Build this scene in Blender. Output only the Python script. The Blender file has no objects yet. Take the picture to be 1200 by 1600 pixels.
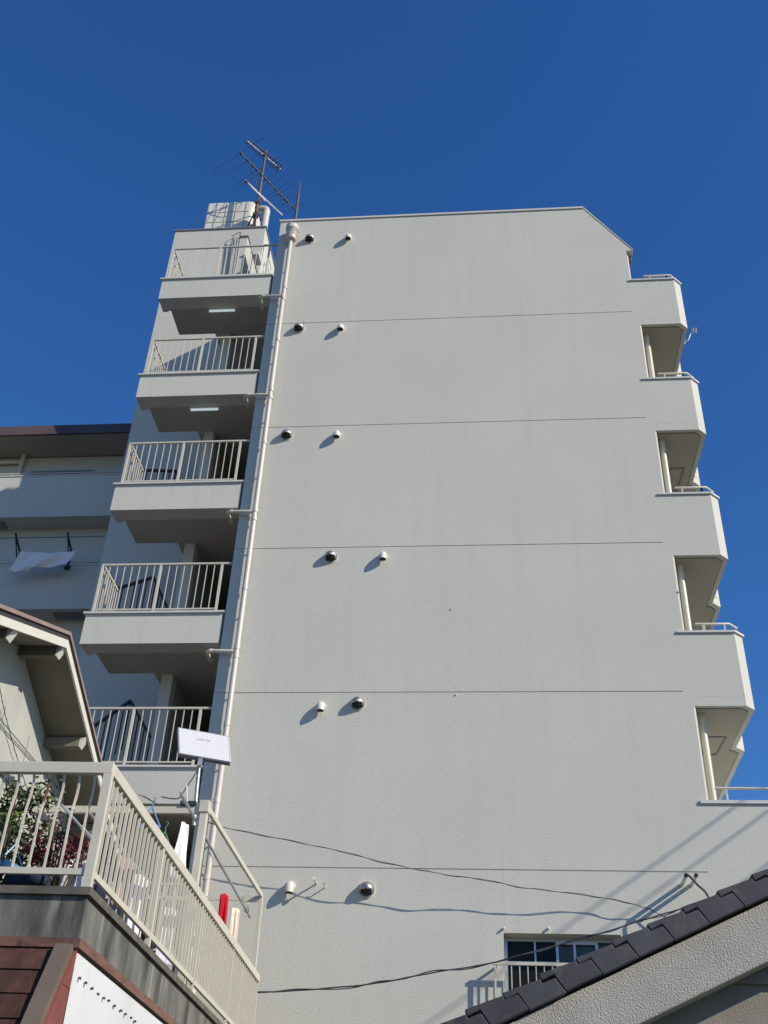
import bpy, bmesh, math, random
from mathutils import Vector, Matrix
random.seed(7)
scene = bpy.context.scene
col = scene.collection

# ------------------------------------------------------------------ camera
FPX, PITCH, YAW, ROLL = 1672.3, 0.6169, 0.1129, 0.0467      # focal length in photo pixels, angles in radians
CAM = Vector((4.408, -15.575, 1.6))
cyw, syw = math.cos(YAW), math.sin(YAW)
_f0, _r0, _u0 = Vector((-syw, cyw, 0)), Vector((cyw, syw, 0)), Vector((0, 0, 1))
FWD = math.cos(PITCH)*_f0 + math.sin(PITCH)*_u0
_u = -math.sin(PITCH)*_f0 + math.cos(PITCH)*_u0
RGT = math.cos(ROLL)*_r0 + math.sin(ROLL)*_u
UPV = -math.sin(ROLL)*_r0 + math.cos(ROLL)*_u
cam = bpy.data.cameras.new('camera')
cam.sensor_fit = 'VERTICAL'; cam.sensor_height = 36.0
cam.lens = FPX/1600*36.0
cam.clip_start = 0.1; cam.clip_end = 1500
camo = bpy.data.objects.new('camera', cam); col.objects.link(camo)
M = Matrix((RGT, UPV, -FWD)).transposed().to_4x4(); M.translation = CAM
camo.matrix_world = M
scene.camera = camo

def _ray(px, py): return FWD + RGT*((px-600)/FPX) - UPV*((py-800)/FPX)
def atY(px, py, y): v = _ray(px, py); return CAM + v*((y-CAM.y)/v.y)
def atX(px, py, x): v = _ray(px, py); return CAM + v*((x-CAM.x)/v.x)
def atZ(px, py, z): v = _ray(px, py); return CAM + v*((z-CAM.z)/v.z)

# ------------------------------------------------------------------ light
SUN = Vector((2.0, -1.0, 1.34)).normalized()
world = bpy.data.worlds.new('World'); scene.world = world; world.use_nodes = True
wn = world.node_tree.nodes; wn.clear()
wo = wn.new('ShaderNodeOutputWorld'); bg = wn.new('ShaderNodeBackground'); sky = wn.new('ShaderNodeTexSky')
sky.sky_type = 'NISHITA'; sky.sun_disc = False
sky.sun_elevation = math.asin(SUN.z); sky.sun_rotation = math.atan2(SUN.x, SUN.y)
sky.altitude = 300; sky.air_density = 1.4; sky.dust_density = 0.0; sky.ozone_density = 10.0
bg.inputs['Strength'].default_value = 0.13
hsv = wn.new('ShaderNodeHueSaturation'); hsv.inputs['Saturation'].default_value = 1.11; hsv.inputs['Hue'].default_value = 0.508
world.node_tree.links.new(sky.outputs[0], hsv.inputs['Color']); world.node_tree.links.new(hsv.outputs[0], bg.inputs[0]); world.node_tree.links.new(bg.outputs[0], wo.inputs[0])
sl = bpy.data.lights.new('sun', 'SUN'); sl.energy = 4.9; sl.angle = math.radians(0.5); sl.color = (1.0, 0.90, 0.76)
so = bpy.data.objects.new('sun', sl); col.objects.link(so)
so.rotation_euler = (-SUN).to_track_quat('-Z', 'Y').to_euler(); so.location = (30, -20, 30)
scene.view_settings.view_transform = 'Standard'; scene.view_settings.look = 'None'
scene.view_settings.exposure = 0.0; scene.view_settings.gamma = 1.0

# ------------------------------------------------------------------ materials
def mat(name, base, rough=0.7, metal=0.0, var=0.08, vscale=3.0, stretch=(1, 1, 1), bump=0.0, bscale=60.0, bdist=0.01,
        stain=None, sscale=2.0, sstretch=(6, 6, 0.5), slo=0.5, shi=0.75, island=0.0, spec=0.5, fine=None, finek=0.12, trans=0.0, stain2=None):
    m = bpy.data.materials.new(name); m.use_nodes = True
    nt = m.node_tree; N = nt.nodes; L = nt.links
    b = N['Principled BSDF']
    b.inputs['Roughness'].default_value = rough; b.inputs['Metallic'].default_value = metal
    b.inputs['Specular IOR Level'].default_value = spec
    tc = N.new('ShaderNodeTexCoord')
    def noise(scale, st, det=5.0, rgh=0.55):
        mp = N.new('ShaderNodeMapping'); mp.inputs['Scale'].default_value = st
        L.new(tc.outputs['Object'], mp.inputs[0])
        n = N.new('ShaderNodeTexNoise'); n.inputs['Scale'].default_value = scale
        n.inputs['Detail'].default_value = det; n.inputs['Roughness'].default_value = rgh
        L.new(mp.outputs[0], n.inputs['Vector']); return n.outputs['Fac']
    def ramp(fac, lo, hi):
        r = N.new('ShaderNodeMapRange'); r.inputs['From Min'].default_value = lo; r.inputs['From Max'].default_value = hi
        L.new(fac, r.inputs['Value']); return r.outputs[0]
    def mix(fac, a, c):
        x = N.new('ShaderNodeMix'); x.data_type = 'RGBA'
        if isinstance(fac, float): x.inputs[0].default_value = fac
        else: L.new(fac, x.inputs[0])
        for s, v in ((6, a), (7, c)):
            if isinstance(v, tuple): x.inputs[s].default_value = (*v, 1)
            else: L.new(v, x.inputs[s])
        return x.outputs[2]
    d = tuple(max(0, v*(1-var)) for v in base); l = tuple(min(1, v*(1+var)) for v in base)
    c = mix(ramp(noise(vscale, stretch), 0.3, 0.7), d, l)
    if fine: c = mix(ramp(noise(fine, (1, 1, 1), 2.0), 0.35, 0.65), mix(finek, c, (0, 0, 0)), c)
    if island:
        g = N.new('ShaderNodeNewGeometry')
        r = ramp(g.outputs['Random Per Island'], 0.0, 1.0)
        h = N.new('ShaderNodeHueSaturation'); L.new(c, h.inputs['Color'])
        r2 = N.new('ShaderNodeMapRange'); r2.inputs['To Min'].default_value = 1-island; r2.inputs['To Max'].default_value = 1+island
        L.new(r, r2.inputs['Value']); L.new(r2.outputs[0], h.inputs['Value']); c = h.outputs[0]
    if stain: c = mix(ramp(noise(sscale, sstretch), slo, shi), c, stain)
    if stain2: c = mix(ramp(noise(stain2[1], stain2[2], 3.0), stain2[3], stain2[4]), c, stain2[0])
    L.new(c, b.inputs['Base Color'])
    if bump:
        bp = N.new('ShaderNodeBump'); bp.inputs['Strength'].default_value = bump; bp.inputs['Distance'].default_value = bdist
        L.new(noise(bscale, (1, 1, 1), 3.0), bp.inputs['Height']); L.new(bp.outputs[0], b.inputs['Normal'])
    if trans: b.inputs['Transmission Weight'].default_value = trans
    return m

WALLC = (0.585, 0.582, 0.518)
m_wall = mat('pale_grey_stucco_paint', WALLC, 0.75, var=0.035, vscale=0.45, bump=0.8, bscale=60, bdist=0.008, stain=(0.538, 0.534, 0.472),
             sscale=0.6, sstretch=(6.5, 1, 0.30), slo=0.52, shi=0.80, spec=0.25, fine=30, finek=0.045, stain2=((0.535, 0.527, 0.46), 1.1, (9, 1, .12), .63, .80))
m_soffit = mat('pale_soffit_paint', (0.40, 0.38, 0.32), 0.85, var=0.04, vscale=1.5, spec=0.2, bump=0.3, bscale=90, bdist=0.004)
m_coping = mat('cream_grey_coping_metal', (0.60, 0.59, 0.55), 0.45, var=0.04, vscale=2)
m_darkcoping = mat('dark_grey_coping_metal', (0.20, 0.20, 0.21), 0.45, var=0.05)
m_rail = mat('cream_painted_steel', (0.58, 0.555, 0.455), 0.4, var=0.05, vscale=5, spec=0.5)
m_pipe = mat('beige_plastic_pipe', (0.56, 0.52, 0.47), 0.38, var=0.05, vscale=1.2, spec=0.5)
m_drain = mat('cream_plastic_pipe', (0.64, 0.60, 0.48), 0.35, var=0.05, vscale=1.2)
m_steel = mat('stainless_steel', (0.40, 0.39, 0.375), 0.45, metal=0.85, var=0.08, vscale=30)
m_darkhole = mat('dark_vent_opening', (0.022, 0.02, 0.02), 0.9, var=0.1)
m_vent = mat('cream_vent_plastic', (0.68, 0.66, 0.58), 0.4, var=0.05, vscale=20)
m_brownroof = mat('brown_painted_metal', (0.095, 0.065, 0.06), 0.5, var=0.1, vscale=1)
m_darkmetal = mat('dark_stair_rail_steel', (0.03, 0.035, 0.045), 0.6, var=0.1)
m_tank = mat('cream_fibreglass_panel', (0.70, 0.68, 0.60), 0.45, var=0.04, vscale=2)
m_ant = mat('weathered_aluminium', (0.11, 0.105, 0.10), 0.5, metal=0.5, var=0.25, vscale=40)
m_antl = mat('bright_aluminium_tube', (0.60, 0.59, 0.56), 0.4, metal=0.3, var=0.15, vscale=30)
m_antd = mat('dark_antenna_fitting', (0.03, 0.03, 0.035), 0.6, var=0.1)
m_rust = mat('rusty_mast_steel', (0.12, 0.095, 0.085), 0.6, metal=0.3, var=0.3, vscale=12)
m_alu = mat('anodised_aluminium_frame', (0.50, 0.51, 0.53), 0.35, metal=0.6, var=0.06)
m_glass = mat('dark_window_glass', (0.014, 0.016, 0.017), 0.12, var=0.2, vscale=2, spec=0.12)
m_blind = mat('brown_behind_glass', (0.05, 0.045, 0.038), 0.15, var=0.35, vscale=3)
m_lamp = bpy.data.materials.new('fluorescent_tube_cover'); m_lamp.use_nodes = True
_b = m_lamp.node_tree.nodes['Principled BSDF']; _b.inputs['Base Color'].default_value = (0.75, 0.8, 0.8, 1)
_b.inputs['Emission Color'].default_value = (0.75, 0.95, 1.0, 1); _b.inputs['Emission Strength'].default_value = 0.45
m_cable = mat('black_cable_rubber', (0.055, 0.056, 0.065), 0.55, var=0.2, vscale=20)
m_greycable = mat('grey_cable_rubber', (0.16, 0.165, 0.18), 0.55, var=0.2, vscale=20)
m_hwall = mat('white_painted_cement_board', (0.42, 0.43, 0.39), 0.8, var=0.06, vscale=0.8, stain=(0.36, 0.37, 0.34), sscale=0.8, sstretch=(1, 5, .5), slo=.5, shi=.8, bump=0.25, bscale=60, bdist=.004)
m_hsoffit = mat('olive_grey_board_and_shade', (0.17, 0.16, 0.125), 0.85, var=0.08, vscale=2)
m_barge = mat('cream_barge_board', (0.62, 0.61, 0.53), 0.55, var=0.05, vscale=3)
m_hroof = mat('pinkish_brown_roof_metal', (0.27, 0.20, 0.18), 0.55, var=0.12, vscale=3)
m_trim = mat('dark_purple_grey_flashing', (0.075, 0.07, 0.10), 0.5, var=0.1)
m_conc = mat('weathered_grey_concrete', (0.17, 0.172, 0.155), 0.9, var=0.25, vscale=2.2, stretch=(2, 2, .8), bump=0.5, bscale=80, bdist=0.006,
             stain=(0.06, 0.063, 0.055), sscale=1.3, sstretch=(4, 3, 0.7), slo=0.45, shi=0.68, stain2=((0.30, 0.31, 0.285), 1.7, (4, 4, .5), .63, .70), spec=.2)
m_conccap = mat('blackened_concrete_cap', (0.13, 0.12, 0.10), 0.9, var=0.3, vscale=7, bump=0.4, bscale=70, bdist=.006, spec=.2)
m_copper = mat('copper_brown_flashing', (0.17, 0.085, 0.058), 0.5, var=0.25, vscale=4, stretch=(1, 1, 4), stain=(0.06, 0.035, 0.025), sscale=4, sstretch=(3, 3, 3), slo=.55, shi=.7)
m_shingle = mat('dark_red_asphalt_shingle', (0.088, 0.043, 0.034), 0.9, var=0.3, vscale=3.5, stretch=(3, 3, .8), island=0.30, fine=120, bump=0.7, bscale=260, bdist=0.004,
                stain=(0.045, 0.03, 0.026), sscale=1.5, sstretch=(4, 2, .8), slo=.5, shi=.7, spec=.2)
m_shingler = mat('sunlit_red_asphalt_shingle', (0.22, 0.075, 0.065), 0.9, var=0.15, vscale=4, island=0.12, bump=0.6, bscale=260, bdist=0.004, spec=.2)  # sun on the cheek put into the colour: lighter and redder than the skirt
m_verge = mat('brown_painted_verge_board', (0.15, 0.115, 0.085), 0.6, var=0.1, vscale=3)
m_corr = mat('white_corrugated_plastic', (0.55, 0.575, 0.575), 0.45, var=0.04, vscale=1.2, stain=(.47, .49, .48), sscale=1.2, sstretch=(4, 4, .5), slo=.55, shi=.8)
m_screw = mat('rusty_screw_steel', (0.09, 0.06, 0.05), 0.6, metal=0.5, var=0.2)
m_tile = mat('charcoal_roof_tile', (0.056, 0.058, 0.066), 0.75, var=0.22, vscale=5, bump=0.5, bscale=150, bdist=.004, island=0.22, fine=90, stain=(0.095, 0.095, 0.085), sscale=3, sstretch=(2, 2, 2), slo=.55, shi=.75)
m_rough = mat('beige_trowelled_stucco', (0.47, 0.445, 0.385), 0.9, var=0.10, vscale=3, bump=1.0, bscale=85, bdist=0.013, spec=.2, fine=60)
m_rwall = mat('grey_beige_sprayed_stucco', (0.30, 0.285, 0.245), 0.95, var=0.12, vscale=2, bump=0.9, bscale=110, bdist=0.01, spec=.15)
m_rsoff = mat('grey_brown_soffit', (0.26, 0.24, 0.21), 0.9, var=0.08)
m_panel = mat('white_antenna_plastic', (0.66, 0.67, 0.70), 0.35, var=0.01, vscale=3)
m_paneledge = mat('blue_grey_antenna_back', (0.16, 0.16, 0.24), 0.5, var=0.05)
m_mark = mat('faint_grey_lettering', (0.36, 0.37, 0.41), 0.6, var=0.05)
m_galv = mat('galvanised_pipe', (0.42, 0.44, 0.46), 0.4, metal=0.5, var=0.15, vscale=15)
m_white = mat('white_cotton', (0.80, 0.79, 0.80), 0.9, var=0.03, vscale=5, spec=.1)
m_lilac = mat('pale_lilac_cotton', (0.62, 0.62, 0.72), 0.9, var=0.05, vscale=5, spec=.1)
m_pink = mat('dusty_pink_cotton', (0.38, 0.25, 0.26), 0.9, var=0.1, vscale=5, spec=.1)
m_navy = mat('navy_cotton', (0.03, 0.035, 0.06), 0.9, var=0.2, vscale=5, spec=.1)
m_red = mat('bright_red_cotton', (0.55, 0.018, 0.035), 0.85, var=0.1, vscale=6, spec=.1)
m_cream = mat('cream_towelling', (0.78, 0.68, 0.56), 0.95, var=0.05, vscale=6, spec=.1)
m_bluep = mat('blue_plastic', (0.09, 0.22, 0.48), 0.4, var=0.1)
m_ltblue = mat('pale_blue_plastic', (0.30, 0.50, 0.70), 0.4, var=0.1)
m_green = mat('green_plastic', (0.05, 0.22, 0.13), 0.4, var=0.1)
m_leaf = mat('dark_green_leaf', (0.034, 0.062, 0.016), 0.5, var=0.3, vscale=9, island=0.4)
m_leafy = mat('yellow_green_leaf', (0.10, 0.14, 0.025), 0.5, var=0.3, vscale=9, island=0.35)
m_redleaf = mat('dark_red_leaf', (0.15, 0.012, 0.025), 0.5, var=0.3, vscale=9, island=0.4)
m_stem = mat('brown_stem', (0.10, 0.07, 0.045), 0.8, var=0.2)
m_pot = mat('beige_plant_pot', (0.42, 0.35, 0.28), 0.8, var=0.1)
m_asph = mat('grey_asphalt', (0.055, 0.055, 0.055), 0.95, var=0.2, vscale=2, bump=.5, bscale=200, bdist=.005)
m_earth = mat('packed_earth_and_gravel', (0.075, 0.07, 0.06), 0.95, var=0.25, vscale=.6, bump=.5, bscale=60, bdist=.01)

# ------------------------------------------------------------------ mesh helpers
class MB:
    def __init__(s): s.v = []; s.f = []; s.sm = []; s.mi = []
    def add(s, vs, fs, smooth=False, mi=0):
        o = len(s.v); s.v += [tuple(p) for p in vs]
        for f in fs: s.f.append([i+o for i in f]); s.sm.append(smooth); s.mi.append(mi)
        return s
    def box(s, x0, x1, y0, y1, z0, z1, mi=0):
        if x0 > x1: x0, x1 = x1, x0
        if y0 > y1: y0, y1 = y1, y0
        if z0 > z1: z0, z1 = z1, z0
        v = [(x0,y0,z0),(x1,y0,z0),(x1,y1,z0),(x0,y1,z0),(x0,y0,z1),(x1,y0,z1),(x1,y1,z1),(x0,y1,z1)]
        return s.add(v, [(3,2,1,0),(4,5,6,7),(0,1,5,4),(1,2,6,5),(2,3,7,6),(3,0,4,7)], mi=mi)
    def prism(s, pts, vec, mi=0):
        """closed polygon extruded along vec"""
        n = len(pts); vec = Vector(vec); P = [Vector(p) for p in pts]
        nr = Vector((0,0,0))
        for i in range(n): nr += P[i].cross(P[(i+1) % n])
        if nr.dot(vec) > 0: P = P[::-1]
        Q = [p+vec for p in P]
        return s.add(P+Q, [tuple(range(n)), tuple(range(2*n-1, n-1, -1))] + [(i, i+n, (i+1)%n+n, (i+1)%n) for i in range(n)], mi=mi)
    def poly_z(s, pts, z0, z1, mi=0): return s.prism([(x, y, z0) for x, y in pts], (0, 0, z1-z0), mi)
    def bar(s, a, b, w, h, up=(0, 0, 1), mi=0):
        a, b = Vector(a), Vector(b); d = (b-a).normalized(); up = Vector(up)
        r = d.cross(up)
        if r.length < 1e-4: r = d.cross(Vector((0, 1, 0)))
        r.normalize(); u = r.cross(d)
        q = [a + r*sx*w/2 + u*sz*h/2 for sx, sz in ((-1,-1),(1,-1),(1,1),(-1,1))]
        return s.prism(q, b-a, mi)
    def tube(s, pts, r, seg=10, smooth=True, caps=True, mi=0):
        P = [Vector(p) for p in pts]; n = len(P); rs = r if isinstance(r, (list, tuple)) else [r]*n
        vs = []; prev = None
        for i in range(n):
            d = (P[min(i+1, n-1)]-P[max(i-1, 0)]).normalized()
            if prev is None:
                ref = Vector((0,0,1)) if abs(d.z) < .9 else Vector((1,0,0))
                a = d.cross(ref).normalized()
            else:
                a = (prev - d*prev.dot(d)).normalized()
            prev = a; b = d.cross(a)
            for k in range(seg):
                t = 2*math.pi*k/seg; vs.append(P[i] + (a*math.cos(t)+b*math.sin(t))*rs[i])
        fs = []
        for i in range(n-1):
            for k in range(seg):
                k2 = (k+1) % seg; fs.append((i*seg+k, i*seg+k2, (i+1)*seg+k2, (i+1)*seg+k))
        o = len(s.v); s.add(vs, fs, smooth, mi)
        if caps:
            s.add(vs[:seg], [tuple(range(seg-1, -1, -1))], False, mi); s.add(vs[-seg:], [tuple(range(seg))], False, mi)
        return s
    def build(s, name, m, parent=None, origin=None, bevel=0.0):
        me = bpy.data.meshes.new(name)
        if parent is not None: org = wloc(parent)
        else: org = Vector(origin) if origin is not None else Vector((0, 0, 0))
        me.from_pydata([tuple(Vector(p)-org) for p in s.v], [], s.f)
        me.validate(); me.polygons.foreach_set('use_smooth', s.sm) if len(me.polygons) == len(s.sm) else None
        for x in (m if isinstance(m, (list, tuple)) else [m]): me.materials.append(x)
        if isinstance(m, (list, tuple)) and len(me.polygons) == len(s.mi): me.polygons.foreach_set('material_index', s.mi)
        me.update()
        o = bpy.data.objects.new(name, me); col.objects.link(o)
        if parent is not None: o.parent = parent
        else: o.location = org
        if bevel:
            b = o.modifiers.new('bevel', 'BEVEL'); b.width = bevel; b.segments = 2; b.limit_method = 'ANGLE'; b.angle_limit = math.radians(50)
        return o
def wloc(o):
    v = Vector((0, 0, 0))
    while o is not None: v = v + Vector(o.location); o = o.parent
    return v
def tag(o, label=None, cat=None, group=None, kind=None):
    if label: o['label'] = label
    if cat: o['category'] = cat
    if group: o['group'] = group
    if kind: o['kind'] = kind
    return o
def empty(name, loc, label, cat, group=None):
    o = bpy.data.objects.new(name, None); col.objects.link(o); o.location = loc; o.empty_display_size = 0.3
    return tag(o, label, cat, group)
def copy_tree(o, parent=None):
    c = o.copy(); col.objects.link(c); c.parent = parent
    for ch in o.children: copy_tree(ch, c)
    return c
def smooth_path(pts, n=8):
    P = [Vector(p) for p in pts]; P = [P[0]*2-P[1]] + P + [P[-1]*2-P[-2]]; out = []
    for i in range(1, len(P)-2):
        for k in range(n):
            t = k/n; a, b, c, d = P[i-1:i+3]
            out.append(0.5*((2*b)+(c-a)*t+(2*a-5*b+4*c-d)*t*t+(3*b-a-3*c+d)*t**3))
    out.append(P[-2]); return out

# ------------------------------------------------------------------ ground
MB().box(-150, 150, -150, 150, -0.3, 0.0).build('ground', m_earth)['kind'] = 'structure'
MB().box(1.62, 6.9, -60, -0.05, 0.0, 0.004).build('road', m_asph)['kind'] = 'structure'

# ------------------------------------------------------------------ apartment building
apt = empty('apartment_building', (0, 0, 0), 'tall pale grey apartment block with a blank gable wall, stair landings and stacked corner balconies', 'building')
W = 7.6
J = [6.37 + 2.8*k for k in range(5)]                       # horizontal joints in the render
g = 0.0085
wallm = MB()
# window opening in the lowest visible storey
wx0, wx1, wz0, wz1 = 4.587, 6.19, 4.25, 5.50
wallm.box(0, wx0, 0, .32, 0, J[0]-g); wallm.box(wx1, 12.5, 0, .32, 0, 6.0)
wallm.box(wx1, 12.5, 0, .32, 6.0, J[0]-g)
wallm.box(wx0, wx1, 0, .32, 0, wz0); wallm.box(wx0, wx1, 0, .32, wz1, J[0]-g)
wallm.box(0, 7.47, .012, .32, J[0]-g, J[0]+g); wallm.box(7.47, 12.5, 0, .32, J[0]-g, J[0]+g)
wallm.box(0, W, 0, .32, J[0]+g, 7.36); wallm.box(W, 12.5, 0, .32, J[0]+g, 7.36)
wallm.box(0, W, 0, .32, 7.36, J[1]-g)
for k in (1, 2, 3, 4):
    wallm.box(0, 7.47, .012, .32, J[k]-g, J[k]+g); wallm.box(7.47, W, 0, .32, J[k]-g, J[k]+g)
    if k < 4: wallm.box(0, W, 0, .32, J[k]+g, J[k+1]-g)
wallm.prism([(0,0,J[4]+g),(W,0,J[4]+g),(W,0,18.45),(7.53,0,18.45),(7.53,0,19.385),(7.655,0,19.385),(6.71,0,20.80),(0,0,20.80)], (0,.15,0))
wallm.prism([(0,.15,J[4]+g),(7.53,.15,J[4]+g),(7.53,.15,19.385),(6.71,.15,20.80),(0,.15,20.80)], (0,.17,0))
wallm.prism([(0,.32,0),(W,.32,0),(W,.32,18.4),(7.53,.32,18.4),(7.53,.32,19.40),(6.71,.32,20.80),(0,.32,20.80)], (0,14,0))
wallm.box(W, 12.5, .32, 6, 0, 7.0)
wallm.build('wall', m_wall, apt)
MB().box(-.03, 6.73, -.025, 14.2, 20.803, 20.855).build('coping', m_coping, apt)
# sloping roof at the right shoulder with a small eave
MB().prism([(6.73,-.008,20.805),(7.665,-.008,19.402),(7.672,-.008,19.415),(6.745,-.008,20.84)], (0,14.2,0)).build('roof_slope', m_wall, apt)
MB().prism([(7.532,.16,19.25),(7.64,.16,19.25),(7.655,.16,19.39),(7.532,.16,19.39)], (0,13.8,0)).build('eave', m_brownroof, apt)
# thin light edging strips on the right edge of the wall beside the balcony openings
edge = MB()
# ---- right balconies
tops = [18.45, 15.71, 12.97, 10.20]; bots = [17.19, 14.45, 11.70, 8.92]
def balcony(k):
    zt, zb = tops[k], bots[k]
    m = MB()
    out = [(W,.001),(8.40,.001),(8.55,.15),(8.52,1.62),(8.55,1.62),(8.69,1.76),(8.69,6.2),(8.60,6.2),(8.60,6.35),(8.74,6.5),(8.74,11),(W,11)]
    m.poly_z(out, zb, zb+.16)
    # parapet walls standing on the slab, 0.12 thick
    m.box(W, 8.40, .0, .12, zb+.16, zt)
    m.prism([(8.40,0,zb+.16),(8.55,.15,zb+.16),(8.43,.15,zb+.16),(8.40,.12,zb+.16)], (0,0,zt-zb-.16))
    m.box(8.43, 8.55, .15, 1.60, zb+.16, zt)
    m.prism([(8.55,1.60,zb+.16),(8.69,1.76,zb+.16),(8.57,1.76,zb+.16),(8.43,1.60,zb+.16)], (0,0,zt-zb-.16))
    m.box(8.57, 8.69, 1.76, 6.2, zb+.16, zt); m.box(8.62, 8.74, 6.5, 11, zb+.16, zt)
    b = m.build('balcony', m_wall, apt)
    # soffit plate inset behind a drip edge
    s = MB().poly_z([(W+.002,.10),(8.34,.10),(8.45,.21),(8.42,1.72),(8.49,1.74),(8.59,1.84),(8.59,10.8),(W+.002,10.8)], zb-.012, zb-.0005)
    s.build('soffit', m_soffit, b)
    e = MB(); q_ = [(W+.02,.085),(8.335,.085),(8.455,.20),(8.43,1.70),(8.49,1.722),(8.60,1.83),(8.60,6.0)]
    for a_, b_ in zip(q_, q_[1:]): e.bar((*a_, zb-.004), (*b_, zb-.004), .016, .007)
    e.build('drip_groove', m_darkcoping, b)
    c = MB()
    c.prism([(W-.10,-.03,zt),(8.415,-.03,zt),(8.585,.14,zt),(8.55,.19,zt),(8.385,.13,zt),(W-.10,.13,zt)], (0,0,.036))
    c.build('parapet_coping', m_coping, b)
    r = MB(); zr = zt+.195
    r.tube([(W+.22,.06,zr),(8.36,.06,zr),(8.50,.20,zr),(8.50,1.55,zr)], .022, 8)
    for x in (W+.34, W+.36 if k == 3 else 8.28, 8.28): r.box(x-.012, x+.012, .045, .075, zt+.045, zr)
    r.build('handrail', m_rail, b)
    if k in (0, 1, 2, 3):
        p = MB(); z0 = (tops[k+1] if k < 3 else 7.36)
        p.tube([(W+.16,.30,z0-.6),(W+.16,.30,zb-.012)], .05, 14)
        p.tube([(W+.16,.30,zb-.06),(W+.16,.30,zb-.013)], .062, 14)
        p.build('drain_pipe', m_drain, b)
    if k in (1, 3):
        h = MB(); z = zb-.016
        for a, bb in (((8.0,1.14),(8.28,1.14)),((8.28,1.14),(8.24,1.86)),((8.0,1.86),(8.24,1.86)),((8.0,1.14),(8.0,1.86))):
            h.bar((*a, z), (*bb, z), .03, .02)
        h.build('hatch_frame', m_darkcoping, b)
    # reveal: bright narrow nib at the wall edge
    e = MB().prism([(W,.0,zb-.0),(W+.028,.02,zb-.0),(W+.028,.2,zb),(W,.2,zb)], (0,0,(tops[k+1] if k < 3 else 7.36)-zb+.045))
    e.build('edge_trim', m_wall, b)
    return b
for k in range(4): balcony(k)
MB().prism([(7.531,.0,18.5),(7.556,.02,18.5),(7.556,.15,18.5),(7.531,.15,18.5)], (0,0,.74)).build('edge_trim', m_wall, apt)
c = MB(); c.box(W-.10, 12.5, -.03, .13, 7.362, 7.41); c.build('terrace_coping', m_coping, apt)
c = MB(); c.tube([(W+.15,.06,7.62),(12.4,.06,7.62)], .022, 8)
for i in range(5): c.box(W+.30+i*1.1, W+.325+i*1.1, .045, .075, 7.41, 7.62)
c.build('terrace_handrail', m_rail, apt)

# ---- drain pipe on the gable with rain hopper
p = MB(); px0 = .315; py = -.112
p.tube([(px0+.02, py, 0.2), (px0, py, 9), (px0-.01, py, 18), (px0-.005, py, 20.05)], .046, 16)
for z in (18.53,18.19,16.99,15.43,15.62,14.30,12.71,12.53,11.08,9.93,9.77,8.57,7.32,6.17):
    p.tube([(px0, py, z-.035), (px0, py, z+.035)], .053, 16)
dp = p.build('downpipe', m_pipe, apt)
h = MB(); h.tube([(px0,py-.02,20.03),(px0,py-.02,20.06),(px0,py-.02,20.28),(px0,py-.02,20.281),(px0,py-.02,20.44)], [.105,.118,.126,.128,.13], 22)
h.tube([(px0,py-.02,20.33),(px0,py-.02,20.45)], .142, 22); h.tube([(px0,py-.02,20.15),(px0,py-.02,20.165)], .13, 22)
h.build('rain_hopper', m_pipe, dp)
for z in (19.2, 17.85, 16.5, 14.95, 13.6, 11.9, 10.6, 9.1, 7.9, 6.7):
    MB().bar((px0, -.0, z), (px0, py+.04, z), .012, .03).build('pipe_bracket', m_pipe, dp)
for zb_ in (18.30, 15.525, 12.715, 9.88):
    d = MB(); d.tube([(-.20,.25,zb_),(-.20,.0,zb_),(-.19,-.075,zb_),(-.13,-.10,zb_),(px0-.03,-.115,zb_-.02)], .034, 12)
    d.tube([(-.14,-.10,zb_),(-.10,-.10,zb_)], .04, 12)
    d.build('branch_drain', m_drain, apt)

# ---- vent caps
def vent_small():
    m = MB(); r = .062; seg = 16
    path = []
    for i in range(7):
        a = math.pi/2*i/6; path.append((0, -.02-.075*math.sin(a), -.075*(1-math.cos(a))))
    path = [(0, 0, 0)] + path + [(0, -.095, -.12)]
    m.tube(path, r, seg, caps=False)
    m.tube([(0, 0, 0), (0, -.012, 0)], .075, 18)
    v = m.build('vent_pipe_elbow', m_vent, apt)
    d = MB().tube([(0, -.095, -.10), (0, -.095, -.116)], r*.93, seg).build('vent_mouth', m_darkhole, v)
    return v
def vent_dome(r=.108):
    m = MB(); nu, nv = 20, 8; vs = []; fs = []
    for j in range(nv+1):
        a = math.pi/2*j/nv
        for i in range(nu):
            t = 2*math.pi*i/nu
            vs.append((r*math.cos(a)*math.cos(t), -.03-r*1.05*math.sin(a), r*math.cos(a)*math.sin(t)))
    for j in range(nv):
        for i in range(nu):
            i2 = (i+1) % nu
            tm = 2*math.pi*(i+.5)/nu; am = math.pi/2*(j+.5)/nv
            mz = math.cos(am)*math.sin(tm)
            if mz < -.22 and abs(math.cos(am)*math.cos(tm)) < .74 and j < 7: continue
            fs.append((j*nu+i, j*nu+i2, (j+1)*nu+i2, (j+1)*nu+i))
    m.add(vs, fs, True)
    m.tube([(0, 0, 0), (0, -.032, 0)], r*1.04, 24)
    v = m.build('vent_hood', m_steel, apt)
    MB().tube([(0,0,0),(0,-.014,0)], r*1.17, 26).build('vent_flange', m_vent, v)
    v.modifiers.new('thick', 'SOLIDIFY').thickness = .004
    m = MB(); m.add([(x*.86, -.03+(y+.03)*.86, z*.86) for x, y, z in vs], [(j*nu+i, j*nu+(i+1) % nu, (j+1)*nu+(i+1) % nu, (j+1)*nu+i) for j in range(nv) for i in range(nu)], True)
    m.build('vent_core', m_darkhole, v)
    return v
vs_, vd_ = vent_small(), vent_dome()
first = True
for x, z in ((1.577,20.16),(1.578,17.38),(1.68,14.54),(2.667,11.77),(1.783,8.93),(1.54,6.10)):
    o = vs_ if first else copy_tree(vs_, apt); o.location = (x, 0, z); first = False
first = True
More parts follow.
